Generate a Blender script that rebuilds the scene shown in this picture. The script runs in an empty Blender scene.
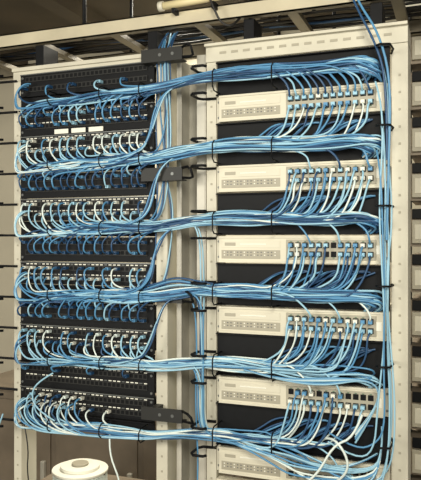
import bpy, bmesh, math, random
from mathutils import Vector
random.seed(11)
R=random.uniform
sc=bpy.context.scene
sc.view_settings.view_transform='Standard'

def lin(c):
    return tuple(((v/255)/12.92 if v/255<=.04045 else (((v/255)+.055)/1.055)**2.4) for v in c)+(1,)
def mat(name,c,rough=.5,metal=0,noise=0,nscale=20,bump=0,spec=.5):
    m=bpy.data.materials.new(name); m.use_nodes=True
    nt=m.node_tree; b=nt.nodes['Principled BSDF']
    b.inputs['Roughness'].default_value=rough; b.inputs['Metallic'].default_value=metal
    b.inputs['Specular IOR Level'].default_value=spec
    col=lin(c); b.inputs['Base Color'].default_value=col
    if noise or bump:
        tc=nt.nodes.new('ShaderNodeTexCoord'); n=nt.nodes.new('ShaderNodeTexNoise')
        n.inputs['Scale'].default_value=nscale; n.inputs['Detail'].default_value=6
        nt.links.new(tc.outputs['Object'],n.inputs['Vector'])
        if noise:
            r=nt.nodes.new('ShaderNodeValToRGB')
            r.color_ramp.elements[0].position=.3; r.color_ramp.elements[1].position=.7
            r.color_ramp.elements[0].color=tuple(v*(1-noise) for v in col[:3])+(1,)
            r.color_ramp.elements[1].color=tuple(min(1,v*(1+noise)) for v in col[:3])+(1,)
            nt.links.new(n.outputs['Fac'],r.inputs['Fac']); nt.links.new(r.outputs['Color'],b.inputs['Base Color'])
        if bump:
            bp=nt.nodes.new('ShaderNodeBump'); bp.inputs['Strength'].default_value=bump
            nt.links.new(n.outputs['Fac'],bp.inputs['Height']); nt.links.new(bp.outputs['Normal'],b.inputs['Normal'])
    return m
CREAM=mat('cream_paint',(198,193,175),.5,0,.08,8)
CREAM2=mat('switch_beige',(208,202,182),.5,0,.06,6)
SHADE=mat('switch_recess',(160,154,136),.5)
BLACK=mat('black_powdercoat',(12,13,15),.6,0,.2,60,spec=.22)
PORT=mat('port_dark',(5,6,8),.6,spec=.2)
GREY=mat('grey_metal_highlight',(98,100,98),.4,.3)
BRK=mat('grey_bracket',(44,44,42),.5,.1,spec=.3)
LABEL=mat('label_white',(228,226,212),.6)
STEEL=mat('galvanised',(182,178,165),.45,.1,.12,14)
TRAY_SHADED=mat('tray_metal_shaded',(120,112,94),.5,.1,.15,10)  # rungs, flanges and back rail: shade put into the tray colour
TRAY_LIT=mat('tray_front_lit',(184,175,150),.5,.0,.1,10)  # same tray, front face painted brighter as if lit
BROWN=mat('brown_laminate',(122,110,94),.55,0,.2,6)
WALL=mat('wall_plaster',(184,177,158),.85,0,.06,3,.1)
CEIL=mat('ceiling_dark',(66,58,45),.9,0,.25,4,.3)
FLOOR=mat('floor_vinyl',(120,110,95),.6,0,.1,10)
BL_D=mat('cable_dark_blue',(36,74,112),.4)
BL_M=mat('cable_blue',(82,138,178),.36)
BL_L=mat('cable_light_blue',(150,193,213),.34)
BL_W=mat('cable_white',(220,230,224),.34)
TEALG=mat('led_green',(70,110,84),.4)
CABLES=[BL_D,BL_M,BL_L,BL_W]
JACK=mat('black_cable',(22,20,18),.5)
TAN=mat('pale_tube',(214,200,156),.5)

def link(o,parent=None):
    sc.collection.objects.link(o)
    if parent: o.parent=parent
    return o
def empty(name,loc=(0,0,0)):
    e=bpy.data.objects.new(name,None); e.empty_display_size=.1
    return link(e)
class MB:
    def __init__(s): s.bm=bmesh.new(); s.mats=[]
    def mi(s,m):
        if m not in s.mats: s.mats.append(m)
        return s.mats.index(m)
    def box(s,x0,x1,y0,y1,z0,z1,m):
        i=s.mi(m)
        v=[s.bm.verts.new(p) for p in [(x0,y0,z0),(x1,y0,z0),(x1,y1,z0),(x0,y1,z0),(x0,y0,z1),(x1,y0,z1),(x1,y1,z1),(x0,y1,z1)]]
        for f in [(0,3,2,1),(4,5,6,7),(0,1,5,4),(1,2,6,5),(2,3,7,6),(3,0,4,7)]:
            fc=s.bm.faces.new([v[k] for k in f]); fc.material_index=i
    def tube(s,pts,r,m,n=8,closed=False):
        i=s.mi(m); pts=[Vector(p) for p in pts]; N=len(pts); rings=[]
        for k,p in enumerate(pts):
            a=pts[(k-1)%N] if (closed or k>0) else p
            b=pts[(k+1)%N] if (closed or k<N-1) else p
            t=(b-a).normalized()
            up=Vector((0,0,1)) if abs(t.z)<.9 else Vector((1,0,0))
            e1=t.cross(up).normalized(); e2=t.cross(e1)
            if rings:
                e1=pe-(t*pe.dot(t)); e1.normalize(); e2=t.cross(e1)
            pe=e1
            rings.append([s.bm.verts.new(p+e1*math.cos(2*math.pi*j/n)*r+e2*math.sin(2*math.pi*j/n)*r) for j in range(n)])
        for k in range(N if closed else N-1):
            A=rings[k];B=rings[(k+1)%N]
            for j in range(n):
                f=s.bm.faces.new([A[j],A[(j+1)%n],B[(j+1)%n],B[j]]); f.material_index=i; f.smooth=True
        if not closed:
            for q in (rings[0],rings[-1]):
                f=s.bm.faces.new(q); f.material_index=i
    def done(s,name,parent=None,bevel=0):
        bmesh.ops.recalc_face_normals(s.bm,faces=s.bm.faces)
        me=bpy.data.meshes.new(name); s.bm.to_mesh(me); s.bm.free()
        for m in s.mats: me.materials.append(m)
        o=bpy.data.objects.new(name,me); link(o,parent)
        if bevel:
            b=o.modifiers.new('bevel','BEVEL'); b.width=bevel; b.segments=2; b.limit_method='ANGLE'
        return o
def curve_obj(name,splines,parent=None,r=.0027):
    cu=bpy.data.curves.new(name,'CURVE'); cu.dimensions='3D'; cu.bevel_depth=r; cu.bevel_resolution=1; cu.use_fill_caps=True
    mats=[]
    for pts,m,*rr in splines:
        if m not in mats: mats.append(m); cu.materials.append(m)
        s=cu.splines.new('NURBS'); s.points.add(len(pts)-1)
        for k,p in enumerate(pts): s.points[k].co=(*p,1); s.points[k].radius=rr[0] if rr else 1
        s.order_u=3; s.use_endpoint_u=True; s.resolution_u=4; s.material_index=mats.index(m)
    o=bpy.data.objects.new(name+'_c',cu); sc.collection.objects.link(o)
    dg=bpy.context.evaluated_depsgraph_get()
    me=bpy.data.meshes.new_from_object(o.evaluated_get(dg)); me.name=name
    bpy.data.objects.remove(o)
    for p in me.polygons: p.use_smooth=True
    ob=bpy.data.objects.new(name,me); link(ob,parent); return ob

# ---------------- room ----------------
b=MB(); b.box(-3,2.6,-3.2,1.3,-.05,0,FLOOR); b.done('floor')
b=MB(); b.box(-3,2.6,1.2,1.3,0,2.5,WALL); b.done('wall_back')
b=MB(); b.box(-3.1,-3,-3.2,1.3,0,2.5,WALL); b.done('wall_left')
b=MB(); b.box(-3,2.6,-3.2,1.3,2.5,2.6,CEIL)
for k in range(8):
    b.box(-3+k*.7,-2.92+k*.7,-3.2,1.2,2.44,2.5,CEIL)
b.done('ceiling')

# ---------------- racks ----------------
TOP=2.055
def post(b,x0,x1,d=.08):
    b.box(x0,x1,0,.004,0.02,TOP-.04,CREAM)
    b.box(x0,x0+.004,.004,d,0.02,TOP-.04,CREAM)
    b.box(x1-.004,x1,.004,d,0.02,TOP-.04,CREAM)
    z=.1
    while z<1.95:
        b.box((x0+x1)/2-.003,(x0+x1)/2+.003,-.0012,0,z,z+.006,SHADE); z+=.0445
ZB=[1.945-.2*i for i in range(6)]
L0,L1=-.652,-.176
def left_rack():
    root=empty('network_rack')
    b=MB()
    post(b,-.684,-.655); post(b,-.172,-.136)
    b.box(-.684,-.136,-.004,.09,TOP-.04,TOP,CREAM)
    b.box(-.684,-.136,-.012,-.004,TOP-.012,TOP,CREAM)
    b.box(-.70,-.12,-.12,.1,0,.02,CREAM)
    b.done('frame',root,.0015)
    b=MB()
    for z in (2.035,1.690,1.338,.995):
        b.box(-.2,-.07,-.045,-.039,z-.019,z+.019,BRK)
        b.box(-.2,-.07,-.039,-.01,z-.019,z-.015,BRK)
        b.box(-.17,-.15,-.039,.0,z-.015,z+.019,BRK)
        b.tube([(-.07,-.042,z-.012),(-.045,-.045,z-.014),(-.032,-.055,z-.012),(-.032,-.07,z+.008),(-.045,-.065,z+.016),(-.07,-.042,z+.016)],.004,BLACK,6)
        for q in (-.14,-.1): b.tube([(q,-.0465,z),(q,-.0445,z)],.005,GREY,8)
    b.done('bridge_brackets',root)
    b=MB()
    for i in range(6):
        for dz in (.07,-.03):
            z=ZB[i]+dz
            b.tube([(-.67,-.002,z),(-.75,-.006,z),(-.775,-.02,z),(-.775,-.07,z),(-.755,-.085,z),(-.69,-.085,z),(-.67,-.07,z)],.0042,BLACK,6)
        if i%2==0:
            b.tube([(-.745,-.085,ZB[i]+.07),(-.742,-.088,ZB[i]-.03)],.0036,BLACK,6)
        else:
            b.tube([(-.745,-.085,ZB[i]+.07),(-.715,-.088,ZB[i]+.06),(-.708,-.088,ZB[i]-.02),(-.72,-.086,ZB[i]-.03)],.0036,BLACK,6)
        if i in (1,3): b.tube([(-.695,-.086,ZB[i]-.03),(-.695,-.09,ZB[i]-.06),(-.695,-.09,ZB[i]-.11),(-.698,-.086,ZB[i]-.13)],.0036,BLACK,6)
    b.done('side_cable_rings',root)
    return root
LR=left_rack()
NP=15
PU=[L0+.028+k*(L1-L0-.056)/(NP-1) for k in range(NP)]
def patch_panel(z0,z1,rows,label=0):
    b=MB()
    b.box(L0,L1,-.008,.0,z0,z1,BLACK)
    b.box(L0,L1,-.011,-.008,z1-.003,z1,GREY)  # paler strip paints a highlight along the panel's top edge
    b.box(L0,L1,-.011,-.008,z0,z0+.003,BLACK)
    b.box(L0+.01,L1-.01,-.006,.05,z0+.006,z1-.006,BLACK)
    for zp in rows:
        for k in range(2*NP-1):
            u=PU[0]+k*(PU[1]-PU[0])/2
            b.box(u-.0072,u+.0072,-.012,-.008,zp-.008,zp+.008,BRK)
            b.box(u-.0052,u+.0052,-.0125,-.0118,zp-.0055,zp+.0055,PORT)
            if label: b.box(u-.005,u+.005,-.0088,-.0078,zp+.0095,zp+.0125,LABEL if k%4<3 else GREY)
    for u in (L0+.008,L1-.008):
        for z in (z0+.012,z1-.012):
            b.tube([(u,-.0105,z),(u,-.0075,z)],.004,GREY,8)
    if label==2:
        for k in range(3):
            u=-.52+k*.062
            b.box(u,u+.05,-.0135,-.011,z0+.0,z0+.014,LABEL)
    b.done('patch_panel')
def manager(u0,u1,z0,z1,rings,y=-.0,d=.078):
    b=MB()
    b.box(u0,u1,y-.006,y,z0,z1,BLACK)
    b.box(u0,u1,y-.02,y-.006,z0,z0+.003,BLACK)
    b.box(u0,u1,y-.02,y-.006,z1-.003,z1,BLACK)
    for u in rings:
        za,zc_=z0+.004,z1-.004
        if zc_-za>.06: zc_=za+.06
        pts=[(u,y-.006,za),(u,y-d+.012,za),(u,y-d,za+.01),(u,y-d,zc_-.01),(u,y-d+.012,zc_),(u,y-.006,zc_)]
        b.tube(pts,.002,BLACK,6)
    b.done('cable_manager')
AR=(.036,.068); BR=(-.052,-.084)
for i,z in enumerate(ZB):
    patch_panel(z+.016,z+.086,[z+q for q in AR],label=1 if i else 0)
    if i<5: patch_panel(z-.112,z-.036,[z+q for q in BR],label=2 if i==0 else (1 if i==4 else 0))
    manager(L0,L1,z-.034,z+.014,[L0+.15,L0+.33,L1-.015])

ZS=[1.87-.198*i for i in range(6)]
R0,R1=.022,.50
def right_rack():
    root=empty('network_rack')
    b=MB()
    post(b,-.012,.018); post(b,.504,.545,.1)
    b.box(-.012,.545,-.006,.1,TOP-.045,TOP+.005,CREAM)
    b.box(-.012,.545,-.02,-.006,TOP-.003,TOP+.005,CREAM)
    for k in range(14): b.box(.03+k*.035,.05+k*.035,-.0075,-.006,TOP-.025,TOP-.018,SHADE)
    b.box(-.04,.56,-.12,.3,0,.02,CREAM)
    b.done('frame',root,.0015)
    b=MB()
    for i in range(6):
        for z in (ZB[i]+.035,ZB[i]-.04):
            b.tube([(.018,-.002,z),(-.02,-.006,z),(-.03,-.02,z),(-.03,-.07,z),(-.02,-.085,z),(.01,-.085,z),(.016,-.075,z)],.004,BLACK,6)
        for z in (ZB[i]+.04,):
            b.tube([(.504,-.002,z),(.512,-.04,z),(.508,-.088,z),(.485,-.095,z),(.475,-.085,z)],.003,BLACK,6)
    b.done('side_cable_rings',root)
    return root
RR=right_rack()
PR=[.243+k*.0192 for k in range(12)]
def switch(z):
    b=MB(); h=.037; F=-.022
    b.box(R0+.012,R1-.012,F,.26,z-h,z+h,CREAM2)
    b.box(R0+.012,R1-.012,F-.003,F,z+h-.006,z+h,CREAM2)
    b.box(R0+.012,R1-.012,F-.003,F,z-h,z-h+.006,CREAM2)
    for a,c in((R0,R0+.012),(R1-.012,R1)):
        b.box(a,c,-.006,0,z-h,z+h,CREAM)
        for q in(-.022,.022): b.tube([((a+c)/2,-.008,z+q),((a+c)/2,-.005,z+q)],.0035,GREY,8)
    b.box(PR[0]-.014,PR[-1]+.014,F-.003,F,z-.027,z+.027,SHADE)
    for u in PR:
        for q in(.012,-.012):
            b.box(u-.0072,u+.0072,F-.0042,F-.002,z+q-.0075,z+q+.0075,PORT)
            b.box(u-.003,u+.003,F-.005,F-.003,z+q+(.0085 if q>0 else -.0105),z+q+(.0105 if q>0 else -.0085),TEALG)
    b.box(R0+.02,R0+.19,F-.0015,F,z+.004,z+.024,CREAM2)
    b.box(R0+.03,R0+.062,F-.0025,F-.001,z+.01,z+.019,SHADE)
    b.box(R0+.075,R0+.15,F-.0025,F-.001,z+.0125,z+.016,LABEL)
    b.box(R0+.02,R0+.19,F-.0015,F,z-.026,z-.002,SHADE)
    for k in range(16):
        for q in(-.008,-.016):
            b.box(R0+.027+k*.0098,R0+.031+k*.0098,F-.0025,F-.001,z+q-.0016,z+q+.0016,GREY if (k*7)%3 else LABEL)
    b.box(R1-.034,R1-.018,F-.002,F,z-.012,z+.012,LABEL)
    b.done('network_switch',None,.0012)
for i,z in enumerate(ZS): switch(z)
for i,z in enumerate(ZB):
    zz=z+.014
    top=ZS[i-1]-.04
    bot=ZS[i]+.04
    manager(R0,R1,bot,top if i else zz+.045,[R0+.012,R0+.18],y=.004)
b=MB(); b.box(R0,R1,-.01,.02,.70,.82,CREAM2)
for k in range(20): b.box(.05+k*.021,.062+k*.021,-.0115,-.01,.79,.805,PORT)
b.done('blanking_panel',None,.001)

# ---------------- cables ----------------
def pick(w): return random.choices(CABLES,w)[0]
WA=[[4,7,1,0],[1,3,6,3],[1,3,5,3],[1,4,6,3],[1,4,6,3],[1,3,6,4]]
WB=[[4,6,1,0],[6,5,1,0],[5,5,1,0],[5,5,1,0],[5,5,1,0],[3,5,1,0]]
plugs=MB()
for i,zb in enumerate(ZB):
    sp=[]; starts=[]
    zr=zb+.012
    for k,u in enumerate(PU):
        for q in AR:
            if i==0: ok=(q<.05 and k%3==0)
            elif i==5: ok=(k<11 and random.random()<.75)
            else: ok=random.random()<.93
            if ok: starts.append((u+R(-.003,.003),zb+q,'A'))
        for q in BR:
            if i==5: ok=False
            elif i==4: ok=(k%4==0 and q>-.06)
            else: ok=random.random()<(.97 if i==0 else .85)
            if ok: starts.append((u+R(-.003,.003),zb+q,'B'))
    up=[(u,ZS[i]+.012,-1) for k,u in enumerate(PR)] if i==0 else [(u,ZS[i]+.012,-1) for k,u in enumerate(PR) if k%4==3]
    dn=[]
    if i>0:
        dn=[(u,ZS[i-1]-.012,1) for u in PR]+[(u,ZS[i-1]+.012,1) for k,u in enumerate(PR) if (i-1>0 and k%4!=3)]
    targets=[t for t in up+dn if random.random()<.95]
    random.shuffle(targets); random.shuffle(starts)
    starts.sort(key=lambda s:(s[2]=='B')*.5+random.random())
    for n,(u,z,kind) in enumerate(starts):
        m=pick(WA[i] if kind=='A' else WB[i])
        pm=LABEL if (kind=='A' and i>0 and random.random()<.6) else (m if random.random()<.6 else BL_D)
        plugs.box(u-.005,u+.005,-.03,-.012,z-.0042,z+.0042,pm)
        a=R(0,6.28); rr=math.sqrt(R(0,1))*.0165
        jy=math.cos(a)*rr*.9; jz=math.sin(a)*rr
        zc=zb-.010; s=1 if kind=='A' else -1
        def sag(x): return -.018*max(0,min(1,(-.3-x)/.35))
        out=R(.038,.052)
        dx=-R(-.001,.008)
        e=u+.03+R(0,.02)
        pts=[(u,-.028,z),(u+dx*.3,-out*.85,z+.002*s),(u+dx,-out-.004,z-.012*s+R(-.004,.004)),(u+dx*.2+R(-.004,.004),-out-.004,(z*.45+(zc+sag(u))*.55)),(e,-.050+jy,zc+sag(e)+jz+.005*s)]
        x=e+.05
        while x<-.2:
            pts.append((x,-.048+jy+R(-.008,.008),zc+sag(x)+jz+R(-.009,.009))); x+=R(.07,.1)
        arch=R(.03,.055) if (i==3 and n%6==0) else 0
        pts.append((-.16,-.05+jy*.8,zc+jz*.8+R(-.004,.004)+arch*.6))
        pts.append((-.09,-.052+jy*.8,zc*.5+zr*.5+jz*.8+R(-.008,.008)+arch))
        pts.append((-.02,-.05+jy*.8,zr+jz*.8+R(-.005,.005)+arch*.4-.002))
        if n<len(targets): tu,tz,sg=targets[n]
        else: tu,tz,sg=(R(.44,.48),zr,0)
        x=.05+R(0,.03)
        jw=.008 if i<4 else .011
        while x<tu-.07:
            pts.append((x,-.05+jy+R(-.006,.006),zr+jz+R(-jw,jw)+.004*math.sin(x*16))); x+=R(.06,.1)
        if sg:
            q=R(.03,.07)
            pts+=[(tu-q,-.052+jy,zr+jz*.9),(tu-.012+R(-.007,.007),-.052+jy*.5,zr*.6+tz*.4),(tu+R(-.006,.006),-.05-R(0,.010),tz-sg*.016),(tu,-.046,tz-sg*.004),(tu,-.025,tz)]
            plugs.box(tu-.0052,tu+.0052,-.040,-.0255,tz-.0048,tz+.0048,random.choice([BL_L,BL_M,BL_L,LABEL]))
        else:
            pts+=[(tu-.03,-.055+jy,zr+jz),(tu+.006,-.05,zr+jz+R(-.02,.0)),(tu+.01,-.03,zr-.02+jz),(tu-.01,-.012,zr-.03+jz)]
        sp.append((pts,m,R(.85,1.1)))
    for k in range(4):
        m=pick(WA[i]); z0=zb+R(.03,.06)
        sp.append(([(L0+.03+k*.008,-.03,z0),(L0+.028+k*.006,-.05,z0),(L0+.016-R(0,.006),-.055,z0-.03),(L0+R(.012,.022),-.055,zb-.025-R(0,.01)),(L0+.05,-.055,zb-.034),(L0+.12+R(0,.1),-.055,zb-.026),(L0+.25,-.055,zb-.018)],m))
    # darker strands tucked behind, sagging under the main run
    for k in range(16):
        xa=R(.05,.3); d=R(.012,.04)
        if 0<i: 
            sp.append(([(xa,-.03,zr),(xa+.04,-.025,zr-.006),(xa+.09,-.022,zr+.02+R(-.01,.01)),(xa+.14,-.02,zr+.05+R(-.01,.02)),(min(.47,xa+.17),-.012,zr+.058)],pick([5,3,0,0])))
        else:
            sp.append(([(-.4+xa,-.04,zb-.01),(-.1,-.045,zr-.004),(xa,-.04,zr+R(-.02,.02)),(xa+.08,-.045,zr+R(-.022,.02)),(xa+.16,-.05,zr+R(-.02,.015)),(.475,-.05,zr-.02),(.482,-.03,zr-.05)],pick([4,4,1,0])))
    if i==5:
        for k in range(7):
            m=pick([1,3,4,4]); q=k*.03
            sp.append(([(L0+.03+q,-.03,zb+.05),(L0+.025+q,-.055,zb+.05),(L0+.022+q,-.062,zb+.01),(L0+.055+q,-.062,zb-.02),(L0+.13+q,-.06,zb-.035),(-.2,-.06,zb-.02),(-.03,-.06,zr-.01),(.2,-.06,zr-.02),(.33,-.055,zr-.045-R(0,.015)),(.42,-.05,zr-.04),(.475,-.05,zr)],m))
        for k in range(10):
            xs=R(.0,.25); d=R(.02,.07)
            sp.append(([(xs,-.05,zr-.01),(xs+.06,-.065,zr-.02),(xs+.14,-.07,zr-.01-d*.7),(min(.44,xs+.2),-.075,zr-.02-d),(.47,-.07,zr-.03-d*.6),(.488,-.06,zr+.02),(.485,-.05,zr+.07)],pick([1,4,4,1])))
    if i==4:
        for k in range(7):
            sp.append(([(.12,-.06,zr-.01),(.22,-.065,zr-.03),(.34,-.06,zr-.028+R(-.012,.012)),(.44,-.065,zr-.01),(.482,-.06,zr-.03),(.47,-.06,zr-.09),(.42,-.06,zr-.15-R(0,.03))],pick([1,4,4,1])))
    curve_obj('patch_cable_bundle',sp)
plugs.done('cable_plugs')
sp=[]
for k in range(5):
    x=.497+R(-.008,.012); y=-.07+R(-.012,.008); m=pick([0,3,4,1])
    pts=[(x-.02,y+.02,1.95-R(0,.3))]
    z=pts[0][2]-.06
    zend=.9+R(0,.12)
    while z>zend:
        pts.append((x+R(-.012,.012),y+R(-.006,.006),z)); z-=R(.1,.18)
    pts+=[(x-.02,y,zend-.03),(x-.07,y,zend-.05),(x-.14,y+.02,zend-.02)]
    sp.append((pts,m,.9))
curve_obj('vertical_cable_run',sp)
sp=[]
for k in range(10):
    x=-.012+R(-.014,.014); y=-.045+R(-.02,.015); m=pick([1,4,4,2]); zt=random.choice([1.36,1.36,1.56,1.16]); zb_=random.choice([.95,.95,.95,.75])
    pts=[(x-.1,y,zt-.012),(x-.03,y,zt)]
    z=zt-.05
    while z>zb_+.06: pts.append((x+R(-.005,.005),y,z)); z-=R(.08,.12)
    pts+=[(x,y,zb_+.03),(x+.03,y,zb_),(x+.12,y,zb_-.01)]
    sp.append((pts,m,.9))
curve_obj('vertical_cable_run',sp)
sp=[]
for k in range(8):
    x=-.135+R(-.026,.026); y=-.02+R(-.01,.01); m=pick([4,5,1,0]); zb_=random.choice([1.75,1.75,1.55,1.35])
    pts=[(x+R(-.02,.02),y+.05,2.12),(x-.005,y,2.06)]
    z=1.98
    while z>zb_+.08: pts.append((x+R(-.012,.012),y+R(-.006,.006),z)); z-=R(.07,.12)
    pts+=[(x-.004,y-.02,zb_+.03),(x-.04,y-.02,zb_-.005),(x-.1,y-.02,zb_-.01)]
    sp.append((pts,m,.9))
for k in range(16):
    i=random.choice([0,1,2,3]); za=ZB[i]; zn=ZB[i+1]
    sp.append(([(-.26-R(0,.06),-.06,zn-.01+R(-.01,.01)),(-.2,-.064,zn+R(0,.01)),(-.165+R(-.01,.01),-.066,zn+.045),(-.14+R(-.01,.01),-.06,za-.06),(-.11,-.055,za-.015),(-.04,-.055,za+.005),(.03,-.055,za+.01)],pick([2,5,4,1]),.9))
curve_obj('vertical_cable_run',sp)
sp=[([(-.50,-.05,1.09),(-.53,-.08,1.07),(-.56,-.08,1.03),(-.54,-.08,.98),(-.48,-.07,.95)],BL_L),
    ([(-.3,-.05,.93),(-.29,-.08,.88),(-.24,-.09,.80),(-.25,-.08,.7),(-.24,-.05,.5)],BL_W),
    ([(-.61,-.05,.93),(-.58,-.06,.86),(-.60,-.05,.76),(-.57,-.04,.6)],JACK,.8),
    ([(-.69,-.06,.93),(-.75,-.07,.85),(-.73,-.07,.72),(-.77,-.05,.5)],BL_L),
    ([(-.68,-.06,.95),(-.72,-.07,.84),(-.76,-.07,.72),(-.73,-.05,.5)],BL_L),
    ([(.25,-.05,.80),(.28,-.09,.86),(.33,-.10,.90),(.37,-.09,.98),(.42,-.09,1.0),(.44,-.08,1.06)],BL_W,1.2),
    ([(.34,-.05,.98),(.37,-.09,1.0),(.41,-.1,.95),(.40,-.09,.90),(.36,-.07,.87)],BL_W,1.2)]
curve_obj('loose_patch_cables',sp)

# ---------------- vertical duct in gap ----------------
b=MB()
b.box(-.120,-.116,.03,.12,0,TOP-.01,STEEL); b.box(-.03,-.026,.03,.12,0,TOP-.01,STEEL)
b.box(-.120,-.026,.12,.124,0,TOP-.01,STEEL)
b.box(-.116,-.104,.03,.033,0,TOP-.01,STEEL); b.box(-.055,-.03,.03,.033,0,TOP-.01,STEEL)
b.done('vertical_cable_duct',None,.001)

# ---------------- overhead tray ----------------
root=empty('overhead_cable_tray')
b=MB()
for y in (-.02,.3):
    b.box(-2.4,2.0,y,y+.004,2.122,2.165,TRAY_LIT if y<0 else TRAY_SHADED)
    b.box(-2.4,2.0,y,y+.022,2.161,2.165,TRAY_SHADED); b.box(-2.4,2.0,y,y+.022,2.122,2.126,TRAY_SHADED)
x=-2.3
while x<1.9:
    b.box(x,x+.03,.0,.3,2.13,2.145,TRAY_SHADED); x+=.28
b.done('ladder',root)
b=MB()
for x in (-1.3,-.42,.12,.30,1.2):
    for y in(.0,.31): b.tube([(x,y,2.12),(x,y,2.5)],.006,BLACK,8)
for x in(-.6,-.2,.1,.45):
    b.box(x,x+.03,.0,.08,TOP,2.122,BLACK)
b.done('hanger_rods',root)
sp=[]
for k in range(14):
    y=R(.03,.27); m=random.choice([JACK,BL_D,JACK,JACK])
    pts=[]; x=-2.3
    while x<1.9: pts.append((x,y+R(-.02,.02),2.153+R(0,.03))); x+=.2
    sp.append((pts,m,1.6))
sp.append(([(-.02,-.03,2.3),(.0,-.06,2.22),(.03,-.06,2.15),(.05,-.05,2.10),(.09,-.04,2.09),(.1,.02,2.16)],JACK,1.3))
sp.append(([(.37,.0,2.35),(.39,-.05,2.21),(.43,-.07,2.10),(.48,-.08,2.02),(.51,-.08,1.9),(.505,-.08,1.7),(.50,-.08,1.5)],BL_M,1.2))
sp.append(([(.36,.0,2.4),(.38,-.04,2.21),(.42,-.06,2.10),(.47,-.07,2.0),(.5,-.07,1.9),(.50,-.07,1.7)],BL_D,1.2))
curve_obj('tray_cables',sp,root)
b=MB(); b.tube([(-.13,-.05,2.172),(.05,-.05,2.178)],.011,TAN,12); b.tube([(-.14,-.05,2.172),(-.125,-.05,2.172)],.014,CREAM,12)
b.box(-.1,-.09,-.052,.0,2.15,2.165,BLACK); b.box(.02,.03,-.052,.0,2.15,2.168,BLACK)
b.done('conduit_tube',root)

# ---------------- neighbour rack right ----------------
root=empty('equipment_rack')
b=MB()
X0=.500
b.box(X0,X0+.028,.34,.42,0,2.2,BRK); b.box(X0+.5,X0+.53,.34,.42,0,2.2,CREAM)
b.box(X0,X0+.53,.34,.42,2.2,2.24,CREAM); b.box(X0,X0+.53,.34,.7,0,.02,CREAM)
b.done('frame',root,.001)
b=MB()
z=.5
while z<2.1:
    b.box(X0+.028,X0+.5,.34,.6,z,z+.115,BROWN)
    b.box(X0+.034,X0+.49,.325,.34,z+.01,z+.08,SHADE)
    for k in range(9): b.box(X0+.042+k*.045,X0+.076+k*.045,.323,.326,z+.022,z+.068,BRK if k%2 else CREAM)
    b.box(X0+.034,X0+.49,.33,.34,z+.085,z+.115,PORT)
    z+=.14
b.done('modules',root,.001)
b=MB()
b.box(-1.5,-.15,.75,1.15,.0,.80,BROWN); b.box(-1.52,-.13,.73,1.17,.80,.82,BROWN)
for k in range(3):
    b.box(-1.47+k*.44,-1.06+k*.44,.74,.75,.06,.76,BROWN); b.box(-1.10+k*.44,-1.08+k*.44,.72,.74,.4,.5,STEEL)
b.done('storage_cabinet',None,.003)
b=MB()
b.box(-.85,-.33,.14,.52,.545,.57,BROWN)
for x in(-.83,-.37):
    for y in(.16,.48): b.box(x,x+.03,y,y+.03,0,.545,BLACK)
b.done('side_table',None,.002)
root=empty('cable_spool')
b=MB()
cx,cy=-.605,.27; S0=.57
def disc(z0,z1,r,m,n=32):
    b.tube([(cx,cy,S0+z0),(cx,cy,S0+z1)],r,m,n)
disc(0,.012,.105,LABEL); disc(.012,.10,.05,LABEL); disc(.10,.110,.1,LABEL); disc(.110,.122,.07,LABEL);disc(.122,.130,.03,SHADE)
b.done('reel',root,.002)
sp=[]
for rr in(.06,.072,.084,.096):
    p=[]
    for t in range(0,15*12+1):
        a=t*2*math.pi/15; p.append((cx+rr*math.cos(a),cy+rr*math.sin(a),S0+.017+.078*t/(15*12)))
    sp.append((p,BL_W if rr>.09 else LABEL,1.2))
curve_obj('wound_cable',sp,root)

# ---------------- lights ----------------
def area(name,loc,tgt,size,e,col):
    l=bpy.data.lights.new(name,'AREA'); l.energy=e; l.size=size; l.color=col
    o=bpy.data.objects.new(name,l); link(o); o.location=loc
    o.rotation_euler=(Vector(tgt)-Vector(loc)).to_track_quat('-Z','Y').to_euler()
area('key_light',(.9,-2.1,2.2),(0,0,1.4),.6,46,(1,.95,.82))
area('fill_light',(-1.0,-2.4,1.7),(-.2,0,1.3),1.0,40,(1,.96,.86))
area('rear_light',(-.3,.72,2.4),(-.4,.8,0),.6,40,(1,.94,.80))
w=bpy.data.worlds.new('world'); sc.world=w; w.use_nodes=True
w.node_tree.nodes['Background'].inputs[0].default_value=(1,.97,.88,1)
w.node_tree.nodes['Background'].inputs[1].default_value=.5

# ---------------- camera ----------------
th=math.atan(650/1700); Z0=1.87
cam=bpy.data.cameras.new('camera'); co=bpy.data.objects.new('camera',cam); link(co)
co.location=(Z0*math.sin(th),-Z0*math.cos(th),1.5)
co.rotation_euler=(math.pi/2,0,th)
cam.sensor_fit='HORIZONTAL'; cam.sensor_width=36; cam.lens=36*650/421; cam.clip_start=.02
sc.camera=co
